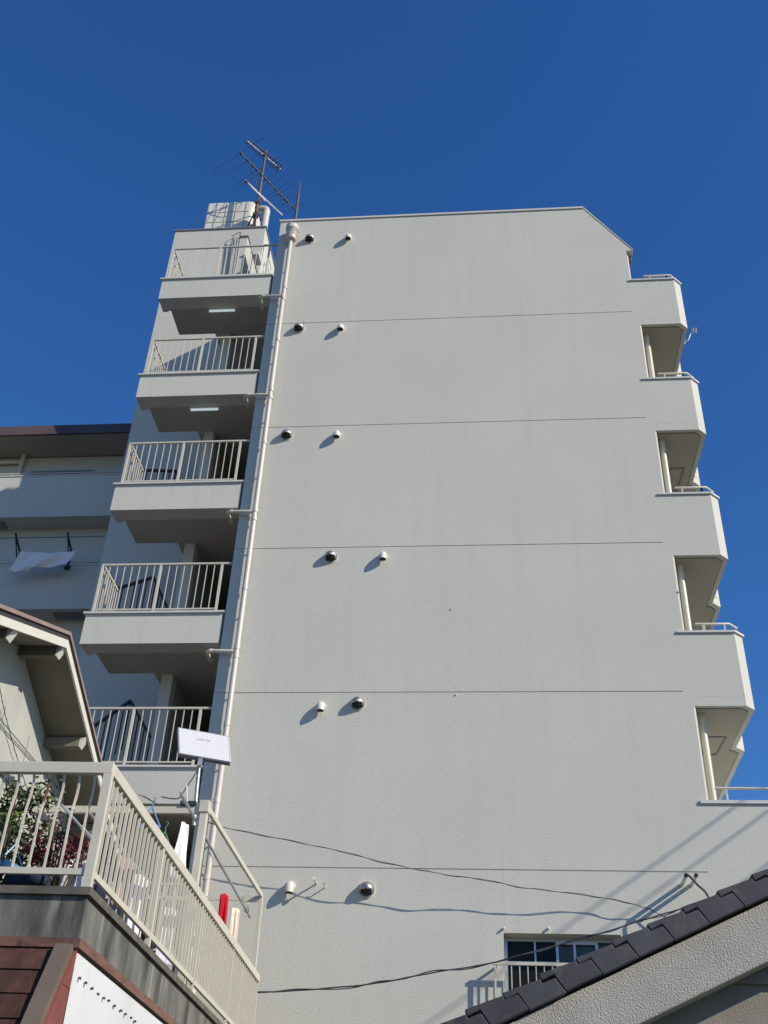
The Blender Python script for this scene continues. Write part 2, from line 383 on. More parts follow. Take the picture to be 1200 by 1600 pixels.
for x, z in ((.707,20.15),(.697,17.40),(.705,14.55),(1.744,11.76),(2.365,8.965),(2.647,6.06)):
    o = vd_ if first else copy_tree(vd_, apt); o.location = (x, 0, z); first = False

for q_ in ((705,952),(712,1086),(476,503),(1060,925)):
    c_ = atY(*q_, 0); MB().tube([c_+Vector((0,.005,0)), c_+Vector((0,-.012,0)), c_+Vector((0,-.018,0))], [.017,.013,.005], 9).build('plaster_nub', m_wall, apt)
# ---- window with guard rail
w = MB(); fy = .24
w.box(wx0, wx0+.05, fy, fy+.07, wz0, wz1-.001); w.box(wx1-.05, wx1, fy, fy+.07, wz0, wz1-.001)
w.box(wx0+.05, wx1-.05, fy, fy+.07, wz1-.05, wz1-.001); w.box(wx0+.05, wx1-.05, fy, fy+.07, wz0, wz0+.05)
wf = w.build('window_frame', m_alu, apt)
w = MB(); xm = wx0+.72
w.box(wx0+.05, xm, fy-.012, fy+.02, wz1-.36, wz1-.32); w.box(wx0+.42, wx0+.445, fy-.012, fy+.02, wz1-.32, wz1-.05)
w.box(xm, xm+.035, fy-.02, fy+.03, wz0+.05, wz1-.05); w.box(xm+.035, wx1-.30, fy-.02, fy+.02, wz1-.085, wz1-.05)
w.box(xm+.24, xm+.275, fy-.015, fy+.02, wz0+.05, wz1-.085); w.box(wx1-.34, wx1-.30, fy-.02, fy+.02, wz0+.05, wz1-.085)
w.build('window_mullion', m_alu, wf)
MB().box(wx0+.05, xm+.02, fy+.035, fy+.045, wz0+.05, wz1-.05).build('pane', m_glass, wf)
MB().box(xm+.03, wx1-.05, fy+.045, fy+.055, wz0+.05, wz1-.05).build('pane', m_blind, wf)
MB().box(wx0-.03, wx1+.03, -.05, .13, wz0-.04, wz0-.001).build('sill', m_coping, wf)
w = MB(); rx0, rx1, rt = 4.44, 6.45, 5.06; ry = -.17
w.bar((rx0-.02,ry,rt),(rx1,ry,rt), .035, .04); w.bar((rx0,ry,rt-.62),(rx1,ry,rt-.62), .03, .03)
n = 18
for i in range(n+1):
    x = rx0+.02+(rx1-rx0-.04)*i/n; q = .026 if i in (0, n) else .014
    w.box(x-q/2, x+q/2, ry-q/2, ry+q/2, rt-.62, rt-.02)
for x in (rx0+.03, rx1-.03):
    w.bar((x,ry,rt-.02),(x,0,rt-.02), .03, .03); w.bar((x,ry,rt-.62),(x,0,rt-.62), .03, .03)
w.build('window_guard', m_rail, wf)
# small fixings on the wall
for (x, z) in ((4.589,5.556),(5.207,5.566)):
    MB().tube([(x,0,z),(x,-.03,z),(x,-.05,z-.01)], [.02,.018,.008], 10).build('cable_anchor', m_vent, apt)
h = MB(); h.tube([(1.915,0,6.135),(1.905,-.21,6.15)], .013, 8); h.tube([(1.905,-.20,6.15),(1.905,-.225,6.15)], .03, 10); h.build('wall_hook', m_vent, apt)
h = MB(); h.tube([(2.045,0,6.085),(2.045,-.12,6.085),(2.045,-.13,6.12)], .009, 8); h.build('wall_hook', m_vent, apt)
for x in (7.095, 7.228):
    t = MB().tube([(x,0,6.19),(x+.005,-.38,6.205)], .026, 12).build('conduit_stub', m_vent, apt)
    MB().tube([(x+.005,-.375,6.205),(x+.005,-.40,6.206)], .028, 12).build('conduit_mouth', m_darkhole, t)

# ---- stair tower
TL, TD = -3.72, 3.0
t = MB()
t.box(TL, -1.25, TD, 6.4, 0, 24.30)
for zz in (J[0]-.2, ): pass
tw = t.build('stair_tower_wall', m_wall, apt)
t = MB(); t.box(TL-.03, -1.22, TD-.03, 6.43, 24.302, 24.345); t.build('tower_coping', m_darkcoping, tw)
# corridor beyond the stair: closed so that it stays dark
t = MB(); t.box(-1.25, -.001, 9.0, 9.2, 0, 20.3); t.box(-1.45,-1.25,6.4,9.2,0,20.3)
t.build('corridor_wall', m_wall, apt)
L_b = [18.49, 15.67, 12.89, 10.10, 7.32, 4.52]
def railing(x0, x1, y, zb, zt, nb, left_ret=None):
    m = MB()
    m.bar((x0-.01,y,zt),(x1,y,zt), .04, .032); m.bar((x0,y,zb+.07),(x1-.16,y,zb+.07), .025, .022)
    xm = x0 + (x1-x0)*.455
    for x in (x0, xm): m.box(x-.02, x+.02, y-.02, y+.02, zb, zt-.015)
    m.box(x1-.19, x1-.15, y-.018, y+.018, zb, zt-.015)
    for i in range(1, nb):
        x = x0 + (x1-.17-x0)*i/nb
        if abs(x-xm) > .05: m.box(x-.0065, x+.0065, y-.0065, y+.0065, zb+.07, zt-.015)
    if left_ret:
        m.bar((x0,y+.02,zt),(x0,left_ret,zt), .04, .035); m.bar((x0,y+.02,zb+.10),(x0,left_ret,zb+.10), .03, .025)
        k = 8
        for i in range(1, k+1):
            yy = y+.02+(left_ret-y-.02)*i/k; m.box(x0-.0085, x0+.0085, yy-.0085, yy+.0085, zb+.10 if i < k else zb, zt-.015)
    return m
stair_rail = {1: [(221.3,734.7),(274.7,736),(281.3,757)], 2: [(183,920),(240,902),(263,953)], 3: [(148,1134),(204,1095),(235,1152)]}
for k, zb in enumerate(L_b):
    zt = zb+.575
    m = MB()
    m.box(-2.46, -.045, .02, .16, zb, zt)                       # front parapet
    m.box(-2.46, -.0, .16, .36, zb, zb+.22)                      # edge beam
    m.box(-2.46, -2.34, .36, .42, zb, zb+.22)
    m.box(-2.27, -.001, .36, 1.12, zb+.004, zb+.20)              # landing slab
    m.box(-1.45, -.001, 1.12, 9.0, zb+.004, zb+.20)              # corridor slab
    L = m.build('landing', m_wall, apt)
    c = MB().box(-2.50, -.02, -.02, .19, zt, zt+.035); c.build('landing_coping', m_coping, L)
    railing(-2.36, -.02, .05, zt+.035, zb+1.60, 16, .92).build('landing_railing', m_rail, L)
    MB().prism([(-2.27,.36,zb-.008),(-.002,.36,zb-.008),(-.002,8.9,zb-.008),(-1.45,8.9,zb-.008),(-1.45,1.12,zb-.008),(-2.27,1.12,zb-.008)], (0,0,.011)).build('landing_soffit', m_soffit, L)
    MB().tube([(-2.27,.42,zb+.06),(-2.40,.42,zb+.06),(-2.42,.42,zb+.12)], .022, 8).build('landing_drain_stub', m_drain, L)
    if k < 5:
        MB().box(-1.31, -1.11, 1.15, 1.40, L_b[k+1]+.20, zb+.004).build('column', m_wall, L)
        MB().box(-1.31, -1.11, 1.40, 3.0, L_b[k+1]+.20, zb+.004).build('stair_partition', m_soffit, L) if k > 0 else None
    if k in (0, 1):
        MB().tube([(-1.42,.40,zb-.045),(-.86,.40,zb-.045)], .026, 12).build('ceiling_light', m_lamp, L)
    if k in stair_rail:
        m = MB(); y = 1.9; P = [atY(*q, y) for q in stair_rail[k]]; zf = zb+.2
        for a, b_ in zip(P, P[1:]): m.bar(a, b_, .05, .05)
        for a, b_ in zip(P, P[1:]):
            nn = max(2, int((b_-a).length/.11))
            for i in range(nn+1):
                q = a.lerp(b_, i/nn); m.box(q.x-.01, q.x+.01, y-.01, y+.01, q.z-.95, q.z)
        m.build('stair_railing', m_darkmetal, L)
# top level: fin wall beside the roof stair, ladder, small shelf
FA, FB = atY(376,371,.45), atY(388,366,.45)
m = MB(); m.box(FA.x, FB.x, .45, 3.0, 18.69, FA.z); f = m.build('fin_wall', m_wall, apt)
MB().box(FA.x-.02, FB.x+.02, .42, 3.0, FA.z+.002, FA.z+.03).build('fin_coping', m_darkcoping, f)
m = MB()
qa = atY(392,396.5,1.1); qb = atY(405,392,1.1); m.box(qa.x, qb.x, 1.1, 1.45, qa.z-.02, qa.z+.10); m.build('shelf_bracket', m_coping, f)
m = MB()
for yy in (3.30, 3.72): m.tube([(-1.13,yy,19.2),(-1.13,yy,23.45)], .02, 8)
for i in range(14): m.tube([(-1.13,3.30,19.4+i*.31),(-1.13,3.72,19.4+i*.31)], .014, 8)
for z in (20, 21.6, 23.2):
    for yy in (3.30, 3.72): m.tube([(-1.25,yy,z),(-1.13,yy,z)], .014, 6)
m.build('ladder', m_rail, tw)
m = MB()                                                            # safety cage hoop and dark conduits on the tower face
pc = [atY(*q, 2.9) for q in ((362,369),(368,366),(376,363),(375,371),(370,374))]
m.tube(smooth_path(pc), .012, 6)
for a, b_ in (((364,371),(357,435)),((376,364),(366,436)),((371,372),(362,437))): m.tube([atY(*a, 2.9), atY(*b_, 2.9)], .02, 6)
m.build('cable_bundle', m_greycable, tw)
# vent pipe on the tower roof
m = MB(); q0, q1 = atY(411.5,360,3.5), atY(418,327,3.5); xq = q0.x
m.tube(smooth_path([(xq,3.5,24.0),(xq,3.5,25.3),(xq,3.5,25.62),(xq-.10,3.5,25.70),(xq-.32,3.5,25.70)], 6), .105, 16)
m.build('roof_vent_pipe', m_pipe, tw)

# water tank standing on the tower roof
ty = 3.75; A = atY(325,318,ty); B = atY(400,312,ty)
tank = empty('water_tank', ((A.x+B.x)/2, ty+.9, 24.34), 'cream panelled water tank standing on the stair tower roof', 'water tank')
m = MB(); r = .16; pts = [(A.x, ty)]
for i in range(7): a = -math.pi/2+math.pi/2*i/6; pts.append((B.x-r+r*math.cos(a), ty+r+r*math.sin(a)))
for i in range(7): a = math.pi/2*i/6; pts.append((B.x-r+r*math.cos(a), ty+1.7-r+r*math.sin(a)))
pts += [(A.x, ty+1.7)]
m.poly_z(pts, 24.60, A.z+.03); m.build('tank_body', m_tank, tank, bevel=.05)
m = MB(); wd = B.x-r-A.x
for i in range(1, 5): x = A.x+wd*i/4.3; m.box(x-.011, x+.011, ty-.012, ty-.002, 24.6, A.z-.03)
for i in range(1, 4): z = A.z-.42*i; m.box(A.x+.01, B.x-r, ty-.009, ty-.001, z-.011, z+.011)
m.build('panel_seam', m_soffit, tank)
m = MB()
for x in (A.x+.2, (A.x+B.x)/2, B.x-.25): m.box(x-.08, x+.08, ty+.05, ty+1.6, 24.34, 24.60)
m.build('tank_base', m_darkcoping, tank)

# ------------------------------------------------------------------ television antenna
mx, my = atY(398,345,3.3).x, 3.3
tv = empty('television_antenna', (mx, my, 24.34), 'dark television antenna mast with three long booms on the stair tower roof', 'antenna')
ztop = atY(414,235,my).z
m = MB(); m.tube([(mx,my,24.34),(mx,my,26.2),(mx-.0,my,ztop)], [.045,.04,.028], 10)
for z in (24.7, 25.2, 25.75): m.box(mx-.07, mx+.07, my-.07, my+.07, z-.05, z+.05)
mast = m.build('mast', m_rust, tv)
m = MB()
for a, b_ in (((mx,my,25.5),(mx+.45,my+.7,24.34)),((mx,my,25.5),(mx-.55,my+.45,24.34)),((mx,my,25.5),(mx+.1,my-.22,24.34))): m.tube([a, b_], .02, 6)
m.build('mast_leg', m_antd, tv)
def boom(pa, pb, pm, r, mt, name, els, L0, L1, thick=.008, fit=None, vert=False, edir=None):
    # horizontal boom at the height where it meets the mast
    z = atY(*pm, my).z; a = atZ(*pa, z); b_ = atZ(*pb, z)
    d = (b_-a).normalized()
    m = MB(); m.tube([a, b_], r, 8); o = m.build(name, mt, tv)
    e = d.cross(Vector((0,0,1))).normalized() if not vert else Vector((0,0,1))
    m = MB()
    for t, Lh in (els if isinstance(els, list) else [((i+.3)/els, L0+(L1-L0)*(i+.3)/els) for i in range(els)]):
        c = a.lerp(b_, t)
        m.tube([c-e*Lh, c+e*Lh], thick, 6)
    m.build('element', m_ant if not vert else m_antl, o)
    if fit:
        for t in fit: c = a.lerp(b_, t); MB().bar(c-d*.045, c+d*.045, .05, .06).build('boom_fitting', m_antd, o)
    return o
boom((386,220),(438,264),(413,243), .018, m_antl, 'uhf_boom', 24, .10, .17, .011, (.5, .56, .93))
boom((375,238),(459.5,326),(411.5,276), .02, m_ant, 'vhf_boom', [(.01,1.08),(.14,.62),(.31,.84),(.36,.84),(.47,.55),(.56,.66),(.66,.60),(.72,.60),(.82,.52),(.87,.52),(.98,.42)], 1, 1, .006, (.02,.13,.23,.30,.37,.46,.52,.65,.74,.82,.86,.98))
boom((382,281),(441,336),(406,304.5), .02, m_antl, 'lower_boom', 4, .05, .05, .01, (.04,))
m = MB(); z = atY(404,305,my).z-.10; m.tube([atZ(392,291,z+.0), atZ(415,314,z+.0)], .02, 8); m.build('boom_brace', m_antl, tv)
m = MB(); m.tube(smooth_path([atY(387,250,my),atY(392,265,my-.2),atY(400,285,my-.1),atY(404,294,my)]), .012, 6); m.build('feeder_cable', m_cable, tv)

lx, lz0, lz1 = .19, 20.85, 22.85
m = MB(); m.tube([(lx,.5,lz0),(lx,.5,lz1-.45)], .03, 8); m.tube([(lx,.5,lz1-.45),(lx,.5,lz1)], [.02,.008], 8)
m.tube([(lx,.5,lz0),(lx,.5,lz0+.05)], .07, 10)
tag(m.build('lightning_rod', m_rust, origin=(lx,.5,lz0)), 'slim rusty lightning rod standing on the top left corner of the gable parapet', 'lightning rod')

# small aerial arm poking out beyond the second balcony
q = [atY(*p_, 3.2) for p_ in ((1060,526),(1072,533),(1076,530),(1080,520),(1085,517))]
m = MB(); m.tube(smooth_path(q[:5]), .012, 6); m.tube([atY(1060,526,3.2), atY(1071,532,3.2)], .022, 8)
m.tube([q[4]+Vector((0,.03,-.04)), q[4]+Vector((0,-.05,.05))], .055, 10); m.tube(smooth_path([atY(1062,540,3.2),atY(1068,538,3.2),q[1]]), .01, 6)
tag(m.build('aerial_arm', m_galv, origin=q[0]), 'small thin aerial arm sticking out beside the top right balcony', 'aerial')

# ------------------------------------------------------------------ rear wing on the left
WY = 4.6
wing = empty('rear_apartment_wing', (-9, WY, 0), 'shaded rear apartment wing with brown roof edge and open access balconies at the left', 'building')
wt = [17.28, 14.64, 12.0, 9.4]; wb = [16.05, 13.49, 10.87, 8.27]
m = MB(); x0, x1 = -18, TL+.0
m.box(x0, x1, 5.15, 9, 0, 18.3); m.build('wall', m_wall, wing)
for z0, z1 in zip(wb, wt):
    m = MB(); m.box(x0, x1, WY, WY+.14, z0, z1); m.box(x0, x1, WY+.14, 5.149, z0+.01, z0+.18); b = m.build('access_balcony', m_wall, wing)
    MB().box(x0, x1, WY-.02, WY+.16, z1, z1+.03).build('parapet_coping', m_coping, b)
    m = MB(); m.tube([(x0,WY+.07,z1+.14),(x1,WY+.07,z1+.14)], .02, 8)
    for i in range(16): m.box(x0+.3+i*.95, x0+.325+i*.95, WY+.06, WY+.085, z1+.03, z1+.14)
    m.build('handrail', m_rail, b)
    MB().box(-8.35, -7.15, WY+.18, 5.05, z0-.02, z0+.009).build('ceiling_hatch', m_darkcoping, b)
    if z0 < 14: MB().box(-5.35, -4.4, WY+.18, 5.05, z0-.02, z0+.009).build('ceiling_hatch', m_darkcoping, b)
m = MB(); m.box(x0, x1, 4.25, 9.2, 18.33, 18.36); m.build('eaves_soffit', m_soffit, wing)
m = MB(); m.prism([(x0,4.20,18.30),(x0,4.30,18.66),(x0,9.2,19.2),(x0,9.2,18.362),(x0,4.26,18.362),(x0,4.26,18.30)], (x1-x0,0,0)); m.build('roof', m_brownroof, wing)
m = MB(); m.box(-7.02,-5.33,5.11,5.149,16.9,17.86); wfr = m.build('window', m_alu, wing)
MB().box(-6.98,-5.37,5.095,5.109,16.9,17.72).build('pane', m_glass, wfr)
MB().box(-6.98,-5.37,5.095,5.109,17.77,17.82).build('louvre', m_darkcoping, wfr)
m = MB(); m.tube([(-7.28,5.05,16.2),(-7.28,5.05,18.33)], .06, 12); m.tube([(-7.28,5.05,18.1),(-9.3,5.05,18.1)], .05, 12); m.build('drain_pipe', m_drain, wing)

# laundry brackets and sheet on the wing
def clothes_bracket(px, name_lab):
    a = atY(*px, WY-.03)
    m = MB(); z = 14.70
    m.bar((a.x,WY-.02,z-.1),(a.x,WY-.02,z+.35), .05, .05); m.bar((a.x,WY-.02,z+.33),(a.x+.05,WY-.55,z+.50), .035, .035)
    m.bar((a.x,WY-.02,z+.02),(a.x+.05,WY-.5,z+.46), .025, .025); m.box(a.x-.06,a.x+.06,WY-.06,WY+.0,z-.17,z-.09)
    return tag(m.build('laundry_bracket', m_antd, origin=(a.x,WY,14.6)), name_lab, 'bracket', 'laundry brackets on the rear wing')
clothes_bracket((26,880), 'dark laundry bracket at the left end of the white sheet')
clothes_bracket((106,882), 'dark laundry bracket at the right end of the white sheet')
m = MB(); m.tube([(-6.75,WY-.45,15.14),(-4.3,WY-.45,15.14)], .014, 8)
tag(m.build('laundry_pole', m_greycable, origin=(-5.5,WY-.45,15.14)), 'thin grey laundry pole carrying the white sheet on the rear wing', 'laundry pole')
def cloth(name, pts_top, pts_bot, mt, label, cat, nx=16, nz=14, fold=.03, nf=4, group=None, seed=0, thick=.006):
    """hanging cloth: top and bottom edges as polylines, folds in depth"""
    rnd = random.Random(seed); ph = rnd.random()*6
    T = smooth_path(pts_top, 6); Bt = smooth_path(pts_bot, 6)
    def samp(P, t): i = t*(len(P)-1); k = min(int(i), len(P)-2); return P[k].lerp(P[k+1], i-k)
    d = (T[-1]-T[0]).normalized(); nrm = d.cross(Vector((0,0,1))).normalized()
    vs = []; fs = []
    for j in range(nz+1):
        s = j/nz
        for i in range(nx+1):
            t = i/nx; p = samp(T, t).lerp(samp(Bt, t), s)
            p = p + nrm*fold*(.3+.7*s)*math.sin(ph+nf*2*math.pi*t+1.2*s*math.sin(3*t)) + nrm*fold*.4*math.sin(5*s+7*t+ph)
            vs.append(p)
    for j in range(nz):
        for i in range(nx): a = j*(nx+1)+i; fs.append((a, a+1, a+nx+2, a+nx+1))
    o = MB().add(vs, fs, True).build(name, mt, origin=vs[0])
    o.modifiers.new('thick', 'SOLIDIFY').thickness = thick
    return tag(o, label, cat, group)
S = lambda x, y: atY(x, y, WY-.45)
cloth('bed_sheet', [S(33,863),S(78,863),S(121,862)], [S(14,893),S(34,894),S(56,886),S(104,884)], m_white, 'white sheet draped over the rail of the shaded rear wing', 'sheet', 36, 16, .05, 3, seed=3)

# ------------------------------------------------------------------ terrace house at the left
house = empty('terrace_house', (-1, -4.4, 0), 'old white gabled house with a railed terrace above a dark red shingle skirt', 'house')
TX, TY0, TY1 = 1.55, -8.0, -.8
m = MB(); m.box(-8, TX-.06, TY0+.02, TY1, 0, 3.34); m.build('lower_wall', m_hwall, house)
# concrete parapet band
m = MB(); m.box(-8, TX, TY0, TY0+.15, 3.41, 3.70); m.box(TX-.15, TX, TY0+.15, TY1, 3.41, 3.70); m.box(-8, TX-.15, TY0+.15, TY1, 3.41, 3.50)
par = m.build('parapet', m_conc, house)
m = MB(); m.prism([(-8,TY0-.03,3.701),(TX+.03,TY0-.03,3.701),(TX+.03,TY1,3.701),(TX-.17,TY1,3.701),(TX-.17,TY0+.17,3.701),(-8,TY0+.17,3.701)], (0,0,.055)); m.build('parapet_cap', m_conccap, par)
m = MB(); m.prism([(-8,TY0-.025,3.345),(TX+.025,TY0-.025,3.345),(TX+.025,TY1,3.345),(TX-.1,TY1,3.345),(TX-.1,TY0+.1,3.345),(-8,TY0+.1,3.345)], (0,0,.064)); m.build('flashing', m_copper, house)
# shingle skirt: slope 60 degrees, rows of single shingles
sl_k = 1.72; sd = Vector((0, -1, -sl_k)).normalized(); sn = Vector((0, -sl_k, 1)).normalized()
top = Vector((0, TY0-.005, 3.335))
m = MB(); m.prism([(-8,TY0+.015,3.335),(-8,TY0-.0,3.335),(-8,TY0-.7,3.335-.7*sl_k),(-8,TY0+.015,3.335-.7*sl_k)], (8+TX-.075,0,0)); sk = m.build('shingle_skirt', m_shingle, house)
m = MB(); ROW = .192
for r in range(7):
    x = TX-.13; zoff = 0
    while x > -4:
        wd = random.uniform(.34, .62); a = top + sd*(ROW*r-.03) + sn*(.004); b_ = top + sd*(ROW*(r+1)+random.uniform(-.004,.006)) + sn*(.016+random.uniform(0,.004))
        xa, xb = x-wd, x-.003
        vs = [Vector((xa,a.y,a.z)),Vector((xb,a.y,a.z)),Vector((xb,b_.y,b_.z)),Vector((xa,b_.y,b_.z))]
        m.add([v for v in vs]+[v-sn*.010 for v in vs], [(0,1,2,3)[::-1],(2,3,7,6),(1,2,6,5),(0,3,7,4)[::-1]])
        x -= wd
m.build('shingle', m_shingle, sk)
# verge board and red cheek beyond it
m = MB()
c0 = top + Vector((TX-.02,0,0)); c1 = c0 + sd*1.45
m.prism([c0+Vector((-.115,0,0))+sn*.055, c0+Vector((.005,0,0))+sn*.055, c0+Vector((.005,0,0))-sn*.03, c0+Vector((-.115,0,0))-sn*.03], c1-c0); m.build('verge_board', m_verge, house)
m = MB()
zc = 3.33
for r in range(5):
    z0, z1 = zc-.245*(r+1), zc-.245*r
    y0 = lambda z: TY0-.005-(3.335-z)/sl_k
    m.prism([(TX-.03,y0(z1),z1),(TX-.03,TY0+.0,z1),(TX-.03,TY0+.0,z0),(TX-.03,y0(z0),z0)], (.035-.004*(r % 2)+.004, 0, 0))
m.build('cheek_shingle', m_shingler, house)
# corrugated plastic panel along the right side
m = MB(); vs = []; fs = []; n = 2160; yA, yB = TY0+.005, TY1
for i in range(n+1):
    y = yA+(yB-yA)*i/n; dx = .007*math.sin(2*math.pi*y/.036)
    vs += [(TX+.012+dx, y, 1.0), (TX+.012+dx, y, 3.315)]
for i in range(n): fs.append((2*i, 2*i+2, 2*i+3, 2*i+1))
m.add(vs, fs, True); m.build('corrugated_panel', m_corr, house)
sc = MB(); sc.tube([(0,0,0),(.018,0,0)], .005, 8); sc.tube([(.006,0,0),(.009,0,0)], .0095, 10); sc.bar((.018,0,.007),(.018,0,-.011), .007, .007)
sc.v = [tuple(Vector(v_)+wloc(house)) for v_ in sc.v]
scr = sc.build('screw', m_screw, house)
for i in range(26):
    o = scr if i == 0 else scr.copy()
    if i: col.objects.link(o); o.parent = house
    o.location = Vector((TX+.016, TY0+.10+i*.155+random.uniform(-.03,.03), 3.17+random.uniform(-.006,.006))) - wloc(house)
# upper house body with gable facing right
HX = -1.5; RYd, RZ = -3.61, 8.21; sn_, sf_ = .385, .435       # ridge and the near / far roof slopes
yn, yf = -8.2, .75
zn, zf = RZ-(RYd-yn)*sn_, RZ-(yf-RYd)*sf_
m = MB(); th = .17
off = .16
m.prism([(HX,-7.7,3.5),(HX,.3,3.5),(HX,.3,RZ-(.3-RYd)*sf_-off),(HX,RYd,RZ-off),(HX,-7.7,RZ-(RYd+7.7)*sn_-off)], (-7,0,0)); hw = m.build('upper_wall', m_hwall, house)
rx = -0.90
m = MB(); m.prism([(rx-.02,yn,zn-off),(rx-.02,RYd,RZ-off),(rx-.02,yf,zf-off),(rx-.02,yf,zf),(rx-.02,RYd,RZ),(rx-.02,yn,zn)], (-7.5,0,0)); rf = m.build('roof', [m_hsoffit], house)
m = MB(); m.prism([(rx+.02,yn-.05,zn+.0),(rx+.02,RYd,RZ+.005),(rx+.02,yf+.05,zf+.0),(rx+.02,yf+.05,zf+.05),(rx+.02,RYd,RZ+.055),(rx+.02,yn-.05,zn+.05)], (-7.6,0,0)); m.build('roof_covering', m_hroof, rf)
m = MB(); m.prism([(rx,yn,zn-.02),(rx,RYd,RZ-.018),(rx,yf,zf-.02),(rx,yf,zf-.065),(rx,RYd,RZ-.065),(rx,yn,zn-.065)], (-.018,0,0)); m.build('drip_gap', m_antd, rf)
m = MB(); m.prism([(rx+.008,yn,zn-.067),(rx+.008,RYd,RZ-.067),(rx+.008,yf,zf-.067),(rx+.008,yf,zf-.175),(rx+.008,RYd,RZ-.178),(rx+.008,yn,zn-.175)], (-.026,0,0)); m.build('barge_board', m_barge, rf)
def purlin(y, z):
    sec = [(y-.06,z),(y+.06,z),(y+.06,z-.13),(y-.06,z-.13)]
    m = MB(); m.prism([(rx-.10,a,b) for a, b in sec], (-.55,0,0)); o = m.build('purlin', m_hsoffit, rf)  # body coloured dark to stand for its shade; the end stays cream
    m = MB(); m.add([(rx-.10,a,b) for a, b in sec]+[(rx-.02,y-.06,z+.001),(rx-.02,y+.06,z+.001),(rx-.085,y+.06,z-.135),(rx-.085,y-.06,z-.135)], [(4,5,6,7),(0,4,7,3),(1,2,6,5),(3,7,6,2)])
    m.build('purlin_end', m_barge, o)
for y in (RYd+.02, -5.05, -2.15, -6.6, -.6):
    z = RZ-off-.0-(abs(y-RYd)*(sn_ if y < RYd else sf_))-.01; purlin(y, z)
# vertical and horizontal seams, flashing bands and hanging wire on the gable wall
m = MB()
for y in (-6.3,-5.4,-4.5,-3.6,-2.7,-1.8,-.9): m.box(HX+.0005, HX+.004, y-.004, y+.004, 3.6, 7.2)
m.box(HX+.0005, HX+.005, -7.7, .3, 7.00, 7.012); m.build('panel_seam', m_greycable, hw)
zA = atX(50,1241,HX).z; zB = atX(48,1310,HX).z
for z in (zA, zB):
    m = MB(); m.box(HX+.001, HX+.035, -7.7, .3, z-.05, z+.035); m.build('flashing_band', m_trim, hw)
q = [atX(*p_, HX+.05) for p_ in ((-8,1010),(8,1050),(20,1105),(32,1150),(46,1195),(60,1235),(72,1268))]
m = MB(); pth = smooth_path(q, 8); m.tube(pth, .005, 6)
m.tube([p_+Vector((.0, .012*math.sin(i*1.9), .012*math.cos(i*1.9))) for i, p_ in enumerate(pth)], .004, 5); m.build('wall_wire', m_cable, hw)
q = [atX(*p_, HX+.02) for p_ in ((-10,1100),(20,1141),(60,1183),(90,1212))]
MB().tube(q, .006, 6).build('wall_wire', m_greycable, hw)

# ------------------------------------------------------------------ terrace railing (part of the house)
zc0, zr = 3.756, 4.71
rl = MB().bar((-8,TY0+.045,zr-.045),(TX+.005,TY0+.045,zr-.045), .055, .09).bar((TX-.022,TY0+.0725,zr-.045),(TX-.022,TY1,zr-.045), .055, .09).build('railing', m_rail, house, bevel=.006)
MB().bar((-8,TY0+.045,zc0+.125),(TX-.04,TY0+.045,zc0+.125), .03, .045).bar((TX-.022,TY0+.10,zc0+.125),(TX-.022,TY1,zc0+.125), .03, .045).build('bottom_rail', m_rail, rl)
rust = mat('cream_steel_with_rust', (0.62, 0.57, 0.46), 0.5, var=0.08, vscale=6, stain=(0.20, 0.085, 0.04), sscale=2.2, sstretch=(5, 5, 1.6), slo=.56, shi=.66)
p0 = MB().box(-.032,.032,-.032,.032,zc0,zr-.09)
for i, y in enumerate((TY0+.045, -6.2, -4.4, -2.6, TY1-.03)):
    w_ = .055 if i == 0 else (.045 if i == 1 else .03)
    MB().box(TX-.022-w_/2-(.01 if i == 0 else 0), TX-.022+w_/2, y-w_/2, y+w_/2, zc0, zr-.09).build('post', m_rail, rl)
for x in (-2.5, -5): MB().box(x-.02, x+.02, TY0+.025, TY0+.065, zc0, zr-.09).build('post', m_rail, rl)
# front bars: flat bars bent back near the top
bars = MB(); yb = TY0+.045
prof = [(0,0),(.12,0),(.40,-.012),(.56,-.035),(.66,-.055),(.735,-.03),(.74,0)]
def bent_bar(x, mt):
    zb_ = zc0+.148; H = (zr-.09)-zb_
    pts = smooth_path([(x, yb-.0, zb_), (x, yb-.0, zb_+H*.30), (x-.005, yb+.01, zb_+H*.55), (x-.002, yb+.034, zb_+H*.78), (x, yb+.028, zb_+H*.92), (x, yb+.0, zb_+H)], 5)
    m = MB(); vs = []
    for p_ in pts: vs += [p_+Vector((-.0085,-.005,0)), p_+Vector((.0085,-.005,0)), p_+Vector((.0085,.005,0)), p_+Vector((-.0085,.005,0))]
    fs = []
    for i in range(len(pts)-1):
        for k in range(4): a = i*4; fs.append((a+k, a+(k+1)%4, a+4+(k+1)%4, a+4+k))
    m.add(vs, fs); return m.build('baluster', mt, rl)
for i in range(12):
    bent_bar(TX-.135-i*.1195, rust if i in (0, 1, 3, 4, 9) else m_rail)
sb = MB().box(TX-.022-.0115, TX-.022+.0115, -.007, .007, zc0+.148, zr-.09).build('baluster', m_rail, rl)
sb2 = MB().box(TX-.022-.0115, TX-.022+.0115, -.007, .007, zc0+.148, zr-.09).build('baluster', rust, rl)
ys = []; posts = [TY0+.045, -6.2, -4.4, -2.6, TY1-.03]
for a, b_ in zip(posts, posts[1:]):
    for i in range(1, 15): ys.append(a+(b_-a)*i/15)
done = set()
for i, y in enumerate(ys):
    src = sb2 if i in (4, 5, 19, 33, 47) else sb
    o = src if src not in done else src.copy()
    if src in done: col.objects.link(o); o.parent = rl
    done.add(src); o.location = (0, y-0, 0)
    o.location.y = y

